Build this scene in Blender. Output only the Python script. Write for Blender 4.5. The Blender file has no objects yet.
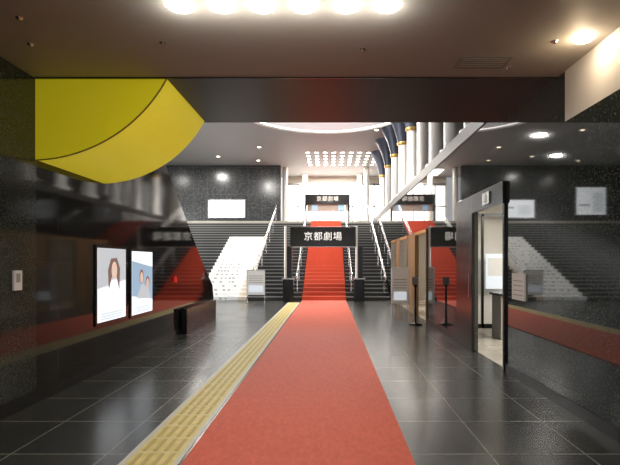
import bpy, math, random
from mathutils import Vector, Matrix
random.seed(3)
sc=bpy.context.scene
try: sc.view_settings.view_transform='Standard'
except Exception: pass
# ---------- materials ----------
def mat(name,col,rough=.5,metal=0,emit=0,ecol=None,ior=None,spec=None):
    m=bpy.data.materials.new(name); m.use_nodes=True
    b=m.node_tree.nodes['Principled BSDF']
    b.inputs['Base Color'].default_value=(*col,1); b.inputs['Roughness'].default_value=rough
    b.inputs['Metallic'].default_value=metal
    if ior: b.inputs['IOR'].default_value=ior
    if emit:
        b.inputs['Emission Color'].default_value=(*(ecol or col),1); b.inputs['Emission Strength'].default_value=emit
    return m
def N(m,t): return m.node_tree.nodes.new(t)
def L(m,a,b): m.node_tree.links.new(a,b)
def tiled(name,c1,c2,cm,tile,rough,ior=1.5,axes='XY',speck=60,mortar=.006,off=(0,0),r2=None,sx=None,lo=.5,hi=.72,dc=.8):
    m=mat(name,c1,rough,ior=ior); b=m.node_tree.nodes['Principled BSDF']
    g=N(m,'ShaderNodeNewGeometry'); s=N(m,'ShaderNodeSeparateXYZ'); c=N(m,'ShaderNodeCombineXYZ')
    L(m,g.outputs['Position'],s.inputs[0])
    L(m,s.outputs[axes[0]],c.inputs[0]); L(m,s.outputs[axes[1]],c.inputs[1])
    mp=N(m,'ShaderNodeMapping'); mp.inputs['Location'].default_value=(off[0],off[1],0); L(m,c.outputs[0],mp.inputs[0])
    br=N(m,'ShaderNodeTexBrick'); br.offset=0; br.squash=1
    br.inputs['Scale'].default_value=1; br.inputs['Brick Width'].default_value=sx or tile; br.inputs['Row Height'].default_value=tile
    br.inputs['Mortar Size'].default_value=mortar; br.inputs['Mortar Smooth'].default_value=.1
    br.inputs['Color1'].default_value=(*c1,1); br.inputs['Color2'].default_value=(*[x*dc for x in c1],1); br.inputs['Mortar'].default_value=(*cm,1)
    L(m,mp.outputs[0],br.inputs['Vector'])
    no=N(m,'ShaderNodeTexNoise'); no.inputs['Scale'].default_value=speck; no.inputs['Detail'].default_value=4
    L(m,g.outputs['Position'],no.inputs['Vector'])
    r=N(m,'ShaderNodeValToRGB'); r.color_ramp.elements[0].position=lo; r.color_ramp.elements[1].position=hi
    L(m,no.outputs['Fac'],r.inputs[0])
    mx=N(m,'ShaderNodeMix'); mx.data_type='RGBA'; mx.blend_type='MIX'
    L(m,r.outputs[0],mx.inputs[0]); L(m,br.outputs['Color'],mx.inputs[6]); mx.inputs[7].default_value=(*c2,1)
    L(m,mx.outputs[2],b.inputs['Base Color'])
    n2=N(m,'ShaderNodeTexNoise'); n2.inputs['Scale'].default_value=1.3; L(m,g.outputs['Position'],n2.inputs['Vector'])
    mr=N(m,'ShaderNodeMapRange'); mr.inputs['To Min'].default_value=rough*.8; mr.inputs['To Max'].default_value=r2 or rough*1.3
    L(m,n2.outputs['Fac'],mr.inputs[0]); L(m,mr.outputs[0],b.inputs['Roughness'])
    return m
M_floor=tiled('slate_floor',(.034,.034,.030),(.055,.055,.048),(.20,.20,.17),.75,.24,1.5,'XY',28,.007,(.25,.1),dc=.65,r2=.29)
M_gran=tiled('polished_dark_granite',(.010,.011,.010),(.045,.048,.043),(.002,.002,.002),.9,.02,1.85,'YZ',90,.005,(0,.3),r2=.035)
M_granL=tiled('polished_dark_granite_left',(.008,.008,.008),(.03,.029,.027),(.04,.036,.032),.9,.05,1.5,'YZ',90,.004,(0,.3),r2=.08)
M_pillar=tiled('speckled_granite',(.014,.019,.016),(.085,.095,.08),(.006,.006,.006),1.1,.025,1.8,'YZ',75,.006,(.0,.2),r2=.04,lo=.52,hi=.68)
M_pillarL=tiled('speckled_granite_left',(.018,.022,.018),(.085,.09,.075),(.006,.006,.006),1.1,.09,1.5,'YZ',75,.006,(.0,.2),r2=.12,lo=.5,hi=.66)
M_granB=tiled('granite_back',(.045,.048,.05),(.13,.13,.13),(.09,.09,.09),.8,.2,1.5,'XZ',9,.012,(0,.1),lo=.45,hi=.8)
M_stair=mat('black_granite_step',(.022,.022,.022),.3)
M_nose=mat('step_nosing',(.22,.22,.21),.45)
M_ceil=mat('ceiling_paint',(.33,.31,.275),.6)
M_ceil2=mat('ceiling_grille',(.2,.185,.165),.6)
M_dark=mat('dark_bronze_panel',(.024,.019,.016),.4)
M_atr=mat('atrium_ceiling_paint',(.33,.33,.32),.6)
M_cream=mat('cream_wall',(.50,.46,.40),.55)
M_black=mat('black_lacquer',(.008,.008,.008),.2)
M_matb=mat('satin_black',(.003,.003,.003),.22)
M_chrome=mat('brushed_steel',(.6,.6,.6),.25,1)
M_silver=mat('silver_column_panel',(.85,.83,.79),.4,.25)
M_blue=mat('slate_flare',(.045,.055,.08),.4,.2)
M_gold=mat('gold_trim',(.75,.5,.15),.3,.8)
M_yel=mat('yellow_panel_added_glow',(.86,.76,.012),.45,emit=.13,ecol=(.95,.82,.02))  # not a lamp: weak glow put into the paint to brighten the face
M_yelb=mat('yellow_soffit_added_glow',(.92,.82,.03),.5,emit=.3,ecol=(.98,.84,.05))  # paler yellow plus glow stand in for light on the underside
M_yel2=mat('yellow_seam',(.28,.22,.01),.5)
M_white=mat('white_print',(.82,.82,.8),.5)
M_grey=mat('grey_print',(.35,.34,.32),.5)
M_wood=mat('wood_panel',(.24,.14,.06),.4)
M_glow=mat('lamp_glow',(1,.93,.8),.5,emit=40,ecol=(1,.93,.82))
M_glow2=mat('warm_glow',(1,.85,.6),.5,emit=14,ecol=(1,.8,.55))
M_grid=mat('grid_lamp',(1,.95,.85),.5,emit=10,ecol=(1,.93,.8))
M_skyl=mat('cove_glow',(.8,.8,.8),.5,emit=.38,ecol=(.95,.96,1))
M_cove=mat('cove_tube',(.9,.9,.9),.5,emit=3,ecol=(1,.97,.9))
M_win=mat('daylit_glazing',(.9,.95,1),.2,emit=2.6,ecol=(1,.97,.9))
M_addday=mat('added_daylight_glazing',(.9,.95,1),.2,emit=10,ecol=(.95,.97,1))  # glow of the added, unseen side window
M_post=mat('lightbox_face',(.9,.95,1),.4,emit=1.0,ecol=(.82,.92,1))
M_screen=mat('screen_face',(.9,.95,1),.4,emit=1.5,ecol=(.95,.97,1))
M_pblue=mat('poster_blue',(.25,.45,.7),.4,emit=.6,ecol=(.45,.62,.8))
M_pgrey=mat('poster_grey',(.5,.55,.6),.4,emit=.6,ecol=(.7,.76,.82))
M_skin=mat('poster_skin',(.8,.55,.42),.4,emit=.7,ecol=(.85,.66,.56))
M_hair=mat('poster_hair',(.2,.1,.06),.4,emit=.35,ecol=(.45,.3,.25))
M_beige=tiled('beige_tile',(.5,.46,.39),(.58,.53,.46),(.3,.27,.22),.4,.25,1.5,'XY',40)
M_red=mat('exit_red',(.7,.03,.02),.4,emit=.4)
M_shop=mat('shop_wall',(.66,.63,.58),.6)
M_text=mat('sign_lettering',(.85,.85,.8),.5,emit=.5,ecol=(1,.98,.9))
def noisecol(name,ca,cb,scale,rough,stretch=(1,1,1),bump=.0):
    m=mat(name,ca,rough); b=m.node_tree.nodes['Principled BSDF']
    g=N(m,'ShaderNodeNewGeometry'); mp=N(m,'ShaderNodeMapping'); mp.inputs['Scale'].default_value=stretch
    n=N(m,'ShaderNodeTexNoise'); n.inputs['Scale'].default_value=scale; n.inputs['Detail'].default_value=5
    r=N(m,'ShaderNodeValToRGB'); r.color_ramp.elements[0].color=(*ca,1); r.color_ramp.elements[1].color=(*cb,1)
    r.color_ramp.elements[0].position=.35; r.color_ramp.elements[1].position=.7
    L(m,g.outputs['Position'],mp.inputs[0]); L(m,mp.outputs[0],n.inputs['Vector']); L(m,n.outputs['Fac'],r.inputs[0]); L(m,r.outputs[0],b.inputs['Base Color'])
    if bump:
        bp=N(m,'ShaderNodeBump'); bp.inputs['Strength'].default_value=bump; bp.inputs['Distance'].default_value=.004
        L(m,n.outputs['Fac'],bp.inputs['Height']); L(m,bp.outputs[0],b.inputs['Normal'])
    return m
M_carpet=noisecol('red_carpet_pile',(.60,.085,.036),(.70,.11,.05),30,.7,(1,.4,1),.4)
M_tac=noisecol('tactile_yellow',(.68,.55,.17),(.80,.67,.28),12,.6)
M_tacline=mat('tactile_border',(.62,.59,.5),.5)
M_tacd=mat('tactile_dots',(.55,.42,.14),.6)
# ---------- mesh builder ----------
class B:
    def __init__(s,name,parent=None): s.n=name; s.v=[]; s.f=[]; s.mi=[]; s.ms=[]; s.sm=[]; s.parent=parent
    def m(s,mt):
        if mt not in s.ms: s.ms.append(mt)
        return s.ms.index(mt)
    def add(s,vs,fs,mt,smooth=False):
        o=len(s.v); s.v+= [tuple(v) for v in vs]; i=s.m(mt)
        for f in fs: s.f.append([o+k for k in f]); s.mi.append(i); s.sm.append(smooth)
    def box(s,x0,x1,y0,y1,z0,z1,mt):
        s.add([(x0,y0,z0),(x1,y0,z0),(x1,y1,z0),(x0,y1,z0),(x0,y0,z1),(x1,y0,z1),(x1,y1,z1),(x0,y1,z1)],
              [(0,3,2,1),(4,5,6,7),(0,1,5,4),(1,2,6,5),(2,3,7,6),(3,0,4,7)],mt)
    def prism(s,pts,axis,a,b,mt,side=None):
        def P(p,t): return (t,p[0],p[1]) if axis=='X' else ((p[0],t,p[1]) if axis=='Y' else (p[0],p[1],t))
        n=len(pts); vs=[P(p,a) for p in pts]+[P(p,b) for p in pts]
        s.add(vs,[list(range(n)),list(range(2*n-1,n-1,-1))],mt)
        s.add(vs,[(i,(i+1)%n,n+(i+1)%n,n+i) for i in range(n)],side or mt)
    def lathe(s,cx,cy,prof,mt,seg=24,cap=True):
        vs=[];fs=[]
        for r,z in prof:
            for k in range(seg):
                a=2*math.pi*k/seg; vs.append((cx+r*math.cos(a),cy+r*math.sin(a),z))
        for i in range(len(prof)-1):
            for k in range(seg):
                fs.append((i*seg+k,i*seg+(k+1)%seg,(i+1)*seg+(k+1)%seg,(i+1)*seg+k))
        s.add(vs,fs,mt,True)
        if cap:
            s.add(vs[:seg],[list(range(seg-1,-1,-1))],mt); s.add(vs[-seg:],[list(range(seg))],mt)
    def tube(s,p,q,r,mt,seg=10):
        p=Vector(p);q=Vector(q);d=(q-p).normalized(); u=d.orthogonal().normalized(); w=d.cross(u)
        vs=[]
        for c in (p,q):
            for k in range(seg):
                a=2*math.pi*k/seg; vs.append(c+r*(u*math.cos(a)+w*math.sin(a)))
        s.add(vs,[(k,(k+1)%seg,seg+(k+1)%seg,seg+k) for k in range(seg)],mt,True)
        s.add(vs[:seg],[list(range(seg-1,-1,-1))],mt); s.add(vs[seg:],[list(range(seg))],mt)
    def done(s,bevel=0):
        me=bpy.data.meshes.new(s.n); me.from_pydata(s.v,[],s.f)
        for m_ in s.ms: me.materials.append(m_)
        for p,i,sm in zip(me.polygons,s.mi,s.sm): p.material_index=i; p.use_smooth=sm
        me.update()
        import bmesh
        bm=bmesh.new(); bm.from_mesh(me); bmesh.ops.recalc_face_normals(bm,faces=bm.faces); bm.to_mesh(me); bm.free()
        o=bpy.data.objects.new(s.n,me); sc.collection.objects.link(o)
        if s.parent: o.parent=s.parent
        if bevel:
            bv=o.modifiers.new('bevel','BEVEL'); bv.width=bevel; bv.segments=2; bv.limit_method='ANGLE'
        return o
def text(name,body,size,loc,rot,mt,parent):
    c=bpy.data.curves.new(name,'FONT'); c.body=body; c.size=size; c.align_x='CENTER'; c.align_y='CENTER'; c.extrude=.006
    c.space_character=1.12
    c.materials.append(mt)
    o=bpy.data.objects.new(name,c); sc.collection.objects.link(o); o.location=loc; o.rotation_euler=rot; o.parent=parent
    return o
def light(name,typ,loc,rot,power,col=(1,.95,.88),size=1,size2=None,parent=None,spot=None):
    l=bpy.data.lights.new(name,typ); l.energy=power; l.color=col
    if typ=='AREA':
        l.size=size
        if size2: l.shape='RECTANGLE'; l.size_y=size2
        else: l.shape='DISK'
    elif typ=='SPOT': l.spot_size=spot or 1.8; l.spot_blend=.8; l.shadow_soft_size=size
    else: l.shadow_soft_size=size
    o=bpy.data.objects.new(name,l); sc.collection.objects.link(o); o.location=loc; o.rotation_euler=rot
    if parent: o.parent=parent
    return o
XL,XR=-3.15,2.42; ZC=3.47; ZT=7.2; ZM=3.9
YS=18.4; NR=26; RI=.15; TR=.34; YE=YS+TR*(NR-1)
# ---------- floor ----------
b=B('floor'); b.box(-13.2,XR+.06,-5,YE,-.2,0,M_floor); b.done()
b=B('floor_shop'); b.box(XR+.06,8,4.5,20.3,-.2,.001,M_beige); b.done()
b=B('red_carpet'); b.box(-1.1,.63,-3,YS-.02,0,.012,M_carpet)
for i in range(NR):
    z=(i+1)*RI; y0=YS+i*TR; y1=y0+TR if i<NR-1 else 30.5
    b.box(-1.1,.63,y0-.014,y0+.0,z-RI,z+.012,M_carpet)
    b.box(-1.1,.63,y0,y1-.014,z,z+.012,M_carpet)
b.done()
b=B('tactile_paving_strip'); b.box(-1.52,-1.17,-3,YS-1.0,0,.006,M_tac)
b.box(-1.57,-1.52,-3,YS-1.0,0,.005,M_tacline); b.box(-1.17,-1.13,-3,YS-1.0,0,.005,M_tacline)
y=2.5
while y<YS-1.1:
    for k in range(4):
        x=-1.49+k*.085
        b.box(x,x+.03,y,y+.24,.006,.011,M_tacd)
    b.box(-1.52,-1.17,y+.268,y+.274,.006,.0065,M_tacline)
    y+=.3
b.done()
# ---------- staircase ----------
b=B('grand_staircase')
for i in range(NR-1):
    b.box(-12.98,XR-.04,YS+i*TR,YS+(i+1)*TR,0,(i+1)*RI,M_stair)
    for (a,c) in ((-12.98,-1.13),(.66,XR-.04)):
        b.box(a,c,YS+i*TR-.004,YS+i*TR+.05,(i+1)*RI-.035,(i+1)*RI+.004,M_nose)
M_art=noisecol('stair_art',(.85,.84,.8),(.62,.48,.30),.8,.5,(1.2,.1,.1))
for i in range(0,19):
    y0=YS+i*TR
    a,c=-5.3,-3.3
    b.box(a,c,y0-.008,y0,i*RI+.006,(i+1)*RI+.008,M_white)
    b.box(a,c,y0-.006,y0+TR-.01,(i+1)*RI,(i+1)*RI+.008,M_white)
    b.box(c-.35,c,y0-.0085,y0,i*RI+.006,(i+1)*RI+.009,M_art)
    x=a+.3
    while x<c-.7:
        w=random.uniform(.05,.12)
        if random.random()<.7: b.box(x,x+w,y0-.011,y0-.008,i*RI+.045,(i+1)*RI-.045,M_grey)
        x+=w+random.uniform(.05,.17)
b.done()
b=B('floor_upper'); b.box(-13.2,9,YE,31.2,ZM-.3,ZM,M_beige); b.done()
def rail(name,x,y0=YS-.1,y1=YE+.3):
    b=B(name)
    def z(y): return max(0,min(NR*RI,(y-YS)/TR*RI+RI))
    for h in (.88,.7):
        b.tube((x,y0,z(y0)+h),(x,YE,NR*RI+h),.018,M_chrome); b.tube((x,YE,NR*RI+h),(x,y1,NR*RI+h),.018,M_chrome)
    b.tube((x,y0,z(y0)+.88),(x,y0,z(y0)+.7),.018,M_chrome)
    n=7
    for k in range(n):
        i=int(1+k*(NR-3)/(n-1)); y=YS+i*TR+.17
        b.tube((x,y,(i+1)*RI-.001),(x,y,(i+1)*RI+.9),.015,M_chrome)
    return b.done()
for x in (-1.32,.86,-3.1,2.2): rail('stair_handrail',x)
# ---------- left wall ----------
b=B('wall_left')
b.prism([(5,0),(12.76,0),(12.5,.9),(11.5,1.5),(8.9,3.4),(8.8,ZC+.23),(5,ZC+.23)],'X',XL-.35,XL,M_granL)
b.box(XL-.35,XL,-5,5,0,ZC+.23,M_pillarL); b.done()
b=B('baseboard_left'); b.box(XL,XL+.025,-5,12.55,0,.14,M_black); b.done()
b=B('wall_atrium_left')
b.box(-13.3,-13,6.5,9,0,ZT,M_pillarL); b.box(-13.3,-13,17.5,31.2,0,ZT,M_pillarL); b.box(-13.3,-13,9,17.5,5.5,ZT,M_pillarL); b.done()
b=B('added_light_window'); b.box(-13.2,-13.15,9,17.5,0,5.5,M_addday)  # unseen glowing window, added to wash the left floor with light
for k in range(8): y=9+k*1.2; b.box(-13.15,-13.05,y,y+.07,0,5.5,M_chrome)
b.box(-13.15,-13.05,9,17.5,2.6,2.7,M_chrome); b.done()
b=B('wall_entrance_left'); b.box(-13,XL-.35,6.3,6.56,0,ZT,M_pillarL); b.done()
b=B('wall_atrium_front'); b.box(XL-.35,6,6.3,6.56,ZC+.23,ZT,M_dark); b.done()
# ---------- right wall ----------
b=B('wall_right')
W=XR+.06
b.box(XR,W,-5,4.8,0,2.95,M_pillar); b.box(XR,W,-5,4.8,2.95,ZC+.23,M_cream)
b.box(XR,W,4.8,6.45,0,ZC+.2,M_pillar)
b.box(XR,W,6.45,7.8,2.35,ZC+.2,M_pillar)
b.box(XR,W,7.8,11.6,0,ZC+.2,M_gran)
ops=[(11.6,13.2),(14.4,16.0),(17.0,18.3)]
for (a,c) in ops: b.box(XR,W,a,c,2.35,ZC+.2,M_gran)
for (a,c) in ((13.2,14.4),(16.0,17.0)):
    b.box(XR,W,a,c,0,2.35,M_wood); b.box(XR,W,a,c,2.35,ZC+.2,M_gran)
b.box(XR,W,18.3,31,0,ZC+.2,M_gran)
b.done()
b=B('baseboard_right'); b.box(XR-.02,XR,-5,6.37,0,.12,M_black); b.box(XR-.02,XR,8.85,11.55,0,.12,M_black); b.done()
b=B('mezzanine_slab'); b.box(XR-.02,9,6.56,YE,ZC+.2,ZM,M_dark); b.done()
b=B('wall_mezzanine'); b.box(4.2,4.4,6.56,31,ZM,ZT,M_gran); b.done()
b=B('door_1')
b.box(XR-.05,XR-.001,7.8,8.75,0,2.62,M_matb)
b.box(XR-.05,XR-.001,6.40,7.8,2.32,2.62,M_matb)
b.box(XR-.03,W+.02,6.40,6.46,0,2.32,M_matb)
b.box(XR-.06,XR-.05,7.92,7.95,.9,1.3,M_chrome)
b.done(.004)
for i,(a,c) in enumerate(ops):
    b=B('door_%d'%(i+2))
    for y in (a,c-.07): b.box(XR-.03,W+.02,y,y+.07,0,2.34,M_chrome if i else M_wood)
    b.box(XR-.03,W+.02,a,c,2.26,2.34,M_gold)
    b.done()
b=B('wall_shop'); b.box(7.8,8,4.5,20.3,0,2.9,M_shop); b.box(W,8,4.3,4.5,0,2.9,M_shop); b.box(W,8,20.3,20.5,0,2.9,M_shop)
b.box(W,7.8,10.9,11.0,0,2.9,M_shop); b.done()
b=B('ceiling_shop'); b.box(W,8,4.3,20.5,2.9,3.0,M_shop); b.done()
b=B('shop_ceiling_lights')
for y in (6,8,9.8,12.5,14.5,17,19):
    for x in (3.4,5.0,6.6):
        b.box(x-.3,x+.3,y-.08,y+.08,2.88,2.9,M_grid)
b.done()
b=B('shop_glass_partition')
for x in (2.75,3.45,4.15,4.85): b.box(x,x+.05,10.6,10.66,0,2.6,M_matb)
b.box(2.75,4.9,10.6,10.66,2.55,2.62,M_matb); b.box(2.75,4.9,10.6,10.66,.0,.1,M_matb)
b.box(3.55,4.05,10.62,10.64,.9,1.7,M_pgrey); b.box(3.6,4.0,10.612,10.62,1.2,1.6,M_white); b.box(2.85,3.35,10.62,10.64,.1,1.1,M_grey); b.done()
b=B('shop_counter'); b.box(3.3,4.6,9.0,9.5,.0,.85,M_grey); b.box(3.26,4.64,8.96,9.54,.85,.9,M_black); b.box(3.6,3.95,9.15,9.35,.9,1.2,M_matb); b.done(.006)
# ---------- ceilings ----------
b=B('ceiling'); b.box(XL,XR,-5,4.96,ZC,ZC+.23,M_ceil)
b.box(XL,XR,4.96,6.56,ZC,ZC+.23,M_dark)
b.box(XL,XR,4.95,4.975,ZC-.012,ZC,M_black)
b.done()
b=B('ceiling_atrium'); b.box(-13.2,9,6.3,31.2,ZT,ZT+.2,M_atr); b.done()
b=B('ceiling_ring_light')
cx,cy,R=-.2,16.9,3.3
b.lathe(cx,cy,[(R,ZT-.03),(R-.01,ZT-.001)],M_skyl,64)
b.lathe(cx,cy,[(R+.02,ZT),(R+.02,ZT-.1),(R+.08,ZT-.1),(R+.08,ZT)],M_white,64,False)
b.lathe(cx,cy,[(R-.12,ZT-.05),(R-.12,ZT-.03),(R-.04,ZT-.03),(R-.04,ZT-.05)],M_cove,64,False)
b.done()
b=B('ceiling_grid_downlights')
for i in range(10):
    for j in range(5):
        x=-1.15+i*.45; y=24.2+j*.75; b.lathe(x,y,[(.09,ZT-.02),(.105,ZT)],M_grid,12)
b.done()
b=B('atrium_downlights')
for x,y in ((-6,15),(-6,20),(-6,25),(-9,22),(-3.5,23),(-4,26),(2,20),(1.5,13),(-3.5,12),(-9,26)):
    b.lathe(x,y,[(.09,ZT-.012),(.09,ZT)],M_glow2,16); b.lathe(x,y,[(.09,ZT),(.09,ZT-.02),(.12,ZT-.02),(.12,ZT)],M_white,16,False)
b.done()
for x,y,p in ((-4.4,20.5,480),(-7,24.4,260),(-10,23,120),(1,24,260),(-.2,15.5,240),(-1,11,70),(1.9,15,50)):
    light('atrium_added_fill','AREA',(x,y,ZT-.1),(0,0,0),p,(1,.96,.9),.5,parent=bpy.data.objects['atrium_downlights'])  # fill lights added to brighten stair art, back wall and atrium
b=B('ceiling_lamp_row')
lx=[-1.15,-.83,-.52,-.2,.13,.44]
for x in lx:
    b.lathe(x,3.57,[(.08,ZC-.012),(.1,ZC-.008),(.105,ZC)],M_glow,24)
o=b.done()
for x in lx:
    light('lamp_glow_bulb','POINT',(x,3.57,ZC-.13),(0,0,0),4.2,(1,.95,.87),.04,parent=o)
    light('lamp_spot','SPOT',(x,3.57,ZC-.05),(0,0,0),13,(1,.95,.87),.07,parent=o,spot=2.3)
b=B('wall_washer_downlight')
b.lathe(2.22,4.08,[(.06,ZC-.03),(.085,ZC-.01),(.09,ZC)],M_glow,20); o=b.done()
light('washer_bulb','POINT',(2.18,4.08,ZC-.15),(0,0,0),5,(1,.74,.45),.05,parent=o)
b=B('ceiling_sprinklers')
for x,y in ((-2.7,4.2),(-1.5,4.18),(2.0,4.15),(.3,4.3),(1.8,4.7),(-2.5,3.75)):
    b.lathe(x,y,[(.012,ZC-.02),(.024,ZC-.012),(.03,ZC)],M_chrome,12)
b.done()
b=B('ceiling_vent_grille'); b.box(1.25,1.75,4.45,4.72,ZC-.006,ZC,M_ceil2)
for k in range(5): b.box(1.28,1.72,4.48+k*.045,4.49+k*.045,ZC-.009,ZC-.006,M_ceil)
b.done()
# ---------- yellow vault ----------
A=Vector((-1.75,ZC)); C=Vector((XL,2.60)); ch=C-A; c=ch.length; s=.22; r=c*c/(8*s)+s/2
mid=(A+C)/2; nrm=Vector((-ch.y,ch.x)).normalized()
if nrm.y>0: nrm=-nrm
cen=mid-nrm*(r-s)
a0=math.atan2(A.y-cen.y,A.x-cen.x); a1=math.atan2(C.y-cen.y,C.x-cen.x)
if a1>a0: a1-=2*math.pi
arc=[(cen.x+r*math.cos(a0+(a1-a0)*t/24),cen.y+r*math.sin(a0+(a1-a0)*t/24)) for t in range(25)]
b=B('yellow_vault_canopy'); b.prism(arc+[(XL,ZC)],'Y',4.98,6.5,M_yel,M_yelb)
rim=[(cen.x+(r+.01)*math.cos(a0+(a1-a0)*t/24),cen.y+(r+.01)*math.sin(a0+(a1-a0)*t/24)) for t in range(25)]
for k in range(24):
    b.prism([arc[k],rim[k],rim[k+1],arc[k+1]],'Y',4.975,4.995,M_yel2)
b.done()
# ---------- upper level ----------
b=B('wall_back')
b.box(-13,-2.9,YE+.45,YE+.75,ZM,ZT,M_granB)
b.box(-2.9,9,31,31.2,ZM,ZT,M_cream)
b.done()
b=B('window_1')
for i in range(9):
    x=-2.8+i*.72
    b.box(x,x+.64,30.93,30.96,ZM+.1,6.6,M_win); b.box(x+.64,x+.72,30.88,30.99,ZM,6.7,M_chrome)
b.box(-2.8,3.68,30.88,30.99,6.6,6.75,M_chrome); b.box(-2.8,3.68,30.88,30.99,5.2,5.26,M_chrome); b.done()
b=B('upper_hall_columns')
for x,y in ((-2.7,28),(2.2,28),(-1.6,30),(1.9,30)):
    b.lathe(x,y,[(.16,ZM),(.16,ZT)],M_silver,20)
b.done()
light('hall_lamp','AREA',(0,29,ZT-.1),(0,0,0),700,(1,.95,.87),4,2,parent=bpy.data.objects['ceiling_grid_downlights'])
b=B('theater_entrance_gate')
gx0,gx1,gy=-1.5,1.2,28.0
b.box(gx0,gx0+.12,gy,gy+.3,ZM,5.6,M_black); b.box(gx1-.12,gx1,gy,gy+.3,ZM,5.6,M_black)
b.box(gx0,gx1,gy-.02,gy+.32,5.02,5.6,M_black)
b.box(gx0+.12,gx1-.12,gy+.2,gy+.25,4.6,5.02,M_cream)
for x in (-1.1,.5): b.box(x,x+.35,gy+.18,gy+.2,4.65,4.97,M_pblue)
o=b.done(.01); text('lettering','京都劇場',.32,((gx0+gx1)/2,gy-.03,5.31),(math.pi/2,0,0),M_text,o)
b=B('theater_sign_gate')
for x in (-1.75,.98):
    b.box(x-.06,x+.34,17.85,18.25,0,.85,M_black); b.box(x+.02,x+.28,17.92,18.2,.85,2.1,M_black)
    b.tube((x+.04,17.88,.85),(x+.04,17.88,2.9),.05,M_silver)
    b.box(x-.1,x+.38,17.82,18.28,.85,.9,M_chrome)
    b.box(x+.0,x+.3,17.83,17.85,.1,.75,M_matb)
b.box(-1.52,.98,17.8,18.1,2.09,2.87,M_black)
b.box(-1.54,1.0,17.79,17.8,2.85,2.87,M_chrome); b.box(-1.54,1.0,17.79,17.8,2.09,2.11,M_chrome)
o=b.done(.008); text('lettering','京都劇場',.35,(-.27,17.785,2.48),(math.pi/2,0,0),M_text,o)
for k,y in enumerate([9.0,10.6,12.2,13.9,15.7,17.6,19.6,21.8,24.2]):
    b=B('flared_column')
    x=2.8
    b.lathe(x,y,[(.3,ZM),(.3,ZM+.15),(.21,ZM+.18),(.21,5.9)],M_silver,28)
    b.lathe(x,y,[(.21,5.9),(.26,5.95),(.26,6.02)],M_gold,28)
    b.lathe(x,y,[(.24,6.02),(.28,6.2),(.38,6.55),(.52,6.85),(.68,ZT-.05),(.7,ZT-.001)],M_blue,28)
    b.done()
def poster_panel(name,x0,x1,y,z0,z1):
    b=B(name); b.box(x0-.06,x1+.06,y-.06,y-.002,z0-.06,z1+.06,M_chrome); b.box(x0,x1,y-.07,y-.06,z0,z1,M_screen)
    b.box(x0+(x1-x0)*.1,x0+(x1-x0)*.45,y-.075,y-.07,z0+.15,z1-.3,M_post); b.box(x0+(x1-x0)*.55,x0+(x1-x0)*.9,y-.075,y-.07,z0+.5,z0+.62,M_pgrey)
    return b.done()
poster_panel('advert_panel',-7.1,-5.0,YE+.45,4.15,5.15); poster_panel('advert_panel',-11.3,-9.6,YE+.45,4.3,5.9)
def box_poster(y0,y1,z0,z1,v):
    b=B('poster_lightbox'); X=XL
    b.box(X,X+.02,y0-.04,y1+.04,z0-.04,z1+.04,M_black); b.box(X+.02,X+.024,y0,y1,z0,z1,M_post)
    my=(y0+y1)/2+.05; h=z1-z0; X+=.024
    def disc(cy,cz,ry,rz,mt,d):
        b.prism([(cy+ry*math.cos(t*math.pi/10),cz+rz*math.sin(t*math.pi/10)) for t in range(20)],'X',X,X+d,mt)
    if v==0:
        b.prism([(y0,z0+h*.45),(y1,z0+h*.55),(y1,z1),(y0,z1)],'X',X,X+.001,M_pgrey)
        b.prism([(my-.3,z0+.12),(my+.28,z0+.12),(my+.2,z0+h*.42),(my+.08,z0+h*.56),(my-.08,z0+h*.56),(my-.22,z0+h*.42)],'X',X,X+.002,M_post)
        b.prism([(my-.17,z0+h*.42),(my-.19,z0+h*.7),(my-.1,z0+h*.86),(my+.08,z0+h*.87),(my+.18,z0+h*.72),(my+.16,z0+h*.4),(my+.08,z0+h*.6),(my-.08,z0+h*.6)],'X',X,X+.003,M_hair)
        disc(my,z0+h*.69,.085,.13,M_skin,.004)
    else:
        b.prism([(y0,z0+h*.3),(y1,z0+h*.2),(y1,z0+h*.75),(y0,z0+h*.85)],'X',X,X+.001,M_pblue)
        disc(my-.1,z0+h*.6,.08,.12,M_hair,.002); disc(my-.1,z0+h*.58,.055,.09,M_skin,.003); disc(my+.15,z0+h*.5,.08,.1,M_hair,.002); disc(my+.15,z0+h*.48,.055,.08,M_skin,.003)
        b.prism([(my-.3,z0+h*.25),(my+.3,z0+h*.22),(my+.2,z0+h*.4),(my-.1,z0+h*.48)],'X',X,X+.002,M_pgrey)
    for k in range(3): b.box(X,X+.002,y0+.08,y1-.08,z0+.03+k*.035,z0+.045+k*.035,M_pgrey)
    b.done()
box_poster(6.27,7.13,.68,1.70,0); box_poster(7.36,8.2,.66,1.68,1)
b=B('wall_notice_plate'); b.box(XL,XL+.02,4.62,4.74,1.22,1.42,M_white); b.box(XL+.02,XL+.022,4.65,4.71,1.3,1.39,M_grey); b.done()
b=B('wall_notice_plate'); b.box(XR-.02,XR,5.75,6.15,1.02,1.36,M_white)
for k in range(4): b.box(XR-.022,XR-.02,5.8,6.1,1.08+k*.06,1.09+k*.06,M_grey)
b.done()
b=B('restroom_sign'); b.box(XR-.07,XR-.055,6.9,7.2,2.38,2.56,M_chrome); b.box(XR-.075,XR-.07,7.0,7.1,2.41,2.53,M_white); b.done()
b=B('fire_alarm_box'); b.box(XL,XL+.04,9.38,9.48,1.1,1.2,M_red); b.lathe(XL+.02,9.43,[(.02,1.2),(.02,1.23)],M_red,12); b.done()
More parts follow.
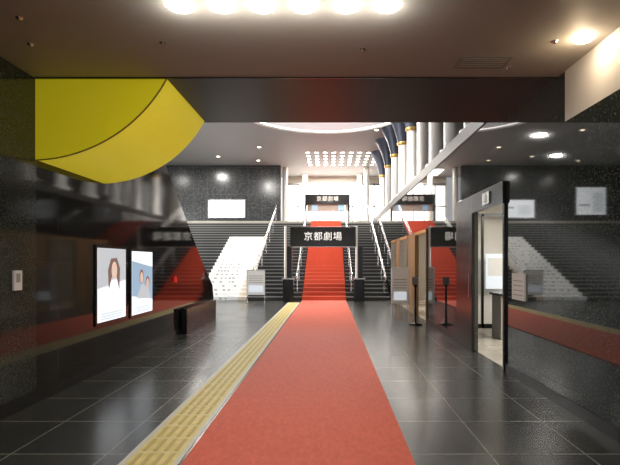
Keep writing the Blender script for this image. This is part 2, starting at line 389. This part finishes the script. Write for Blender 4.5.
b=B('low_stone_ledge'); b.box(XL+.03,XL+.14,9.8,12.3,.0,.5,M_black); b.box(XL+.03,XL+.145,9.79,12.31,.5,.52,M_matb); b.done()
def stand(x,y,w=.55,h=1.15):
    b=B('poster_stand')
    b.box(x-w/2,x+w/2,y,y+.03,.3,h,M_white); b.box(x-w/2-.02,x+w/2+.02,y+.03,y+.045,.28,h+.02,M_chrome)
    b.box(x-w/2+.06,x+w/2-.06,y-.003,y,.4,.65,M_pgrey)
    for k in range(4): b.box(x-w/2+.06,x+w/2-.06,y-.003,y,.75+k*.08,.77+k*.08,M_grey)
    b.tube((x-w/2,y+.05,0),(x-w/2,y+.05,h),.013,M_chrome); b.tube((x+w/2,y+.05,0),(x+w/2,y+.05,h),.013,M_chrome)
    b.box(x-w/2-.02,x-w/2+.02,y-.15,y+.25,0,.025,M_chrome); b.box(x+w/2-.02,x+w/2+.02,y-.15,y+.25,0,.025,M_chrome)
    b.done()
stand(-2.75,17.3,.65,1.2); stand(2.05,13.6,.5,1.35)
b=B('barrier_post'); x,y=2.05,11.2
b.lathe(x,y,[(.17,0),(.17,.02),(.03,.05),(.025,.9),(.04,.92),(.04,.97)],M_black,20)
b.box(x-.08,x+.08,y-.01,y+.01,.95,1.15,M_grey); b.done()
# ---------- lights ----------
light('shop_lamp','AREA',(5,7.5,2.86),(0,0,0),190,(1,.97,.9),2,3,parent=bpy.data.objects['shop_ceiling_lights'])
light('shop_lamp','AREA',(5,15.5,2.86),(0,0,0),50,(1,.8,.58),3,5,parent=bpy.data.objects['shop_ceiling_lights'])
w=bpy.data.worlds.new('World'); sc.world=w; w.use_nodes=True
w.node_tree.nodes['Background'].inputs[0].default_value=(.95,.96,1,1); w.node_tree.nodes['Background'].inputs[1].default_value=1.05
# ---------- camera ----------
cd=bpy.data.cameras.new('camera'); co=bpy.data.objects.new('camera',cd); sc.collection.objects.link(co)
co.location=(0,0,1.5); co.rotation_euler=(math.pi/2,0,0); cd.sensor_width=36; cd.lens=466/620*36
cd.shift_x=-20/620; cd.shift_y=30/620; cd.clip_start=.05; sc.camera=co
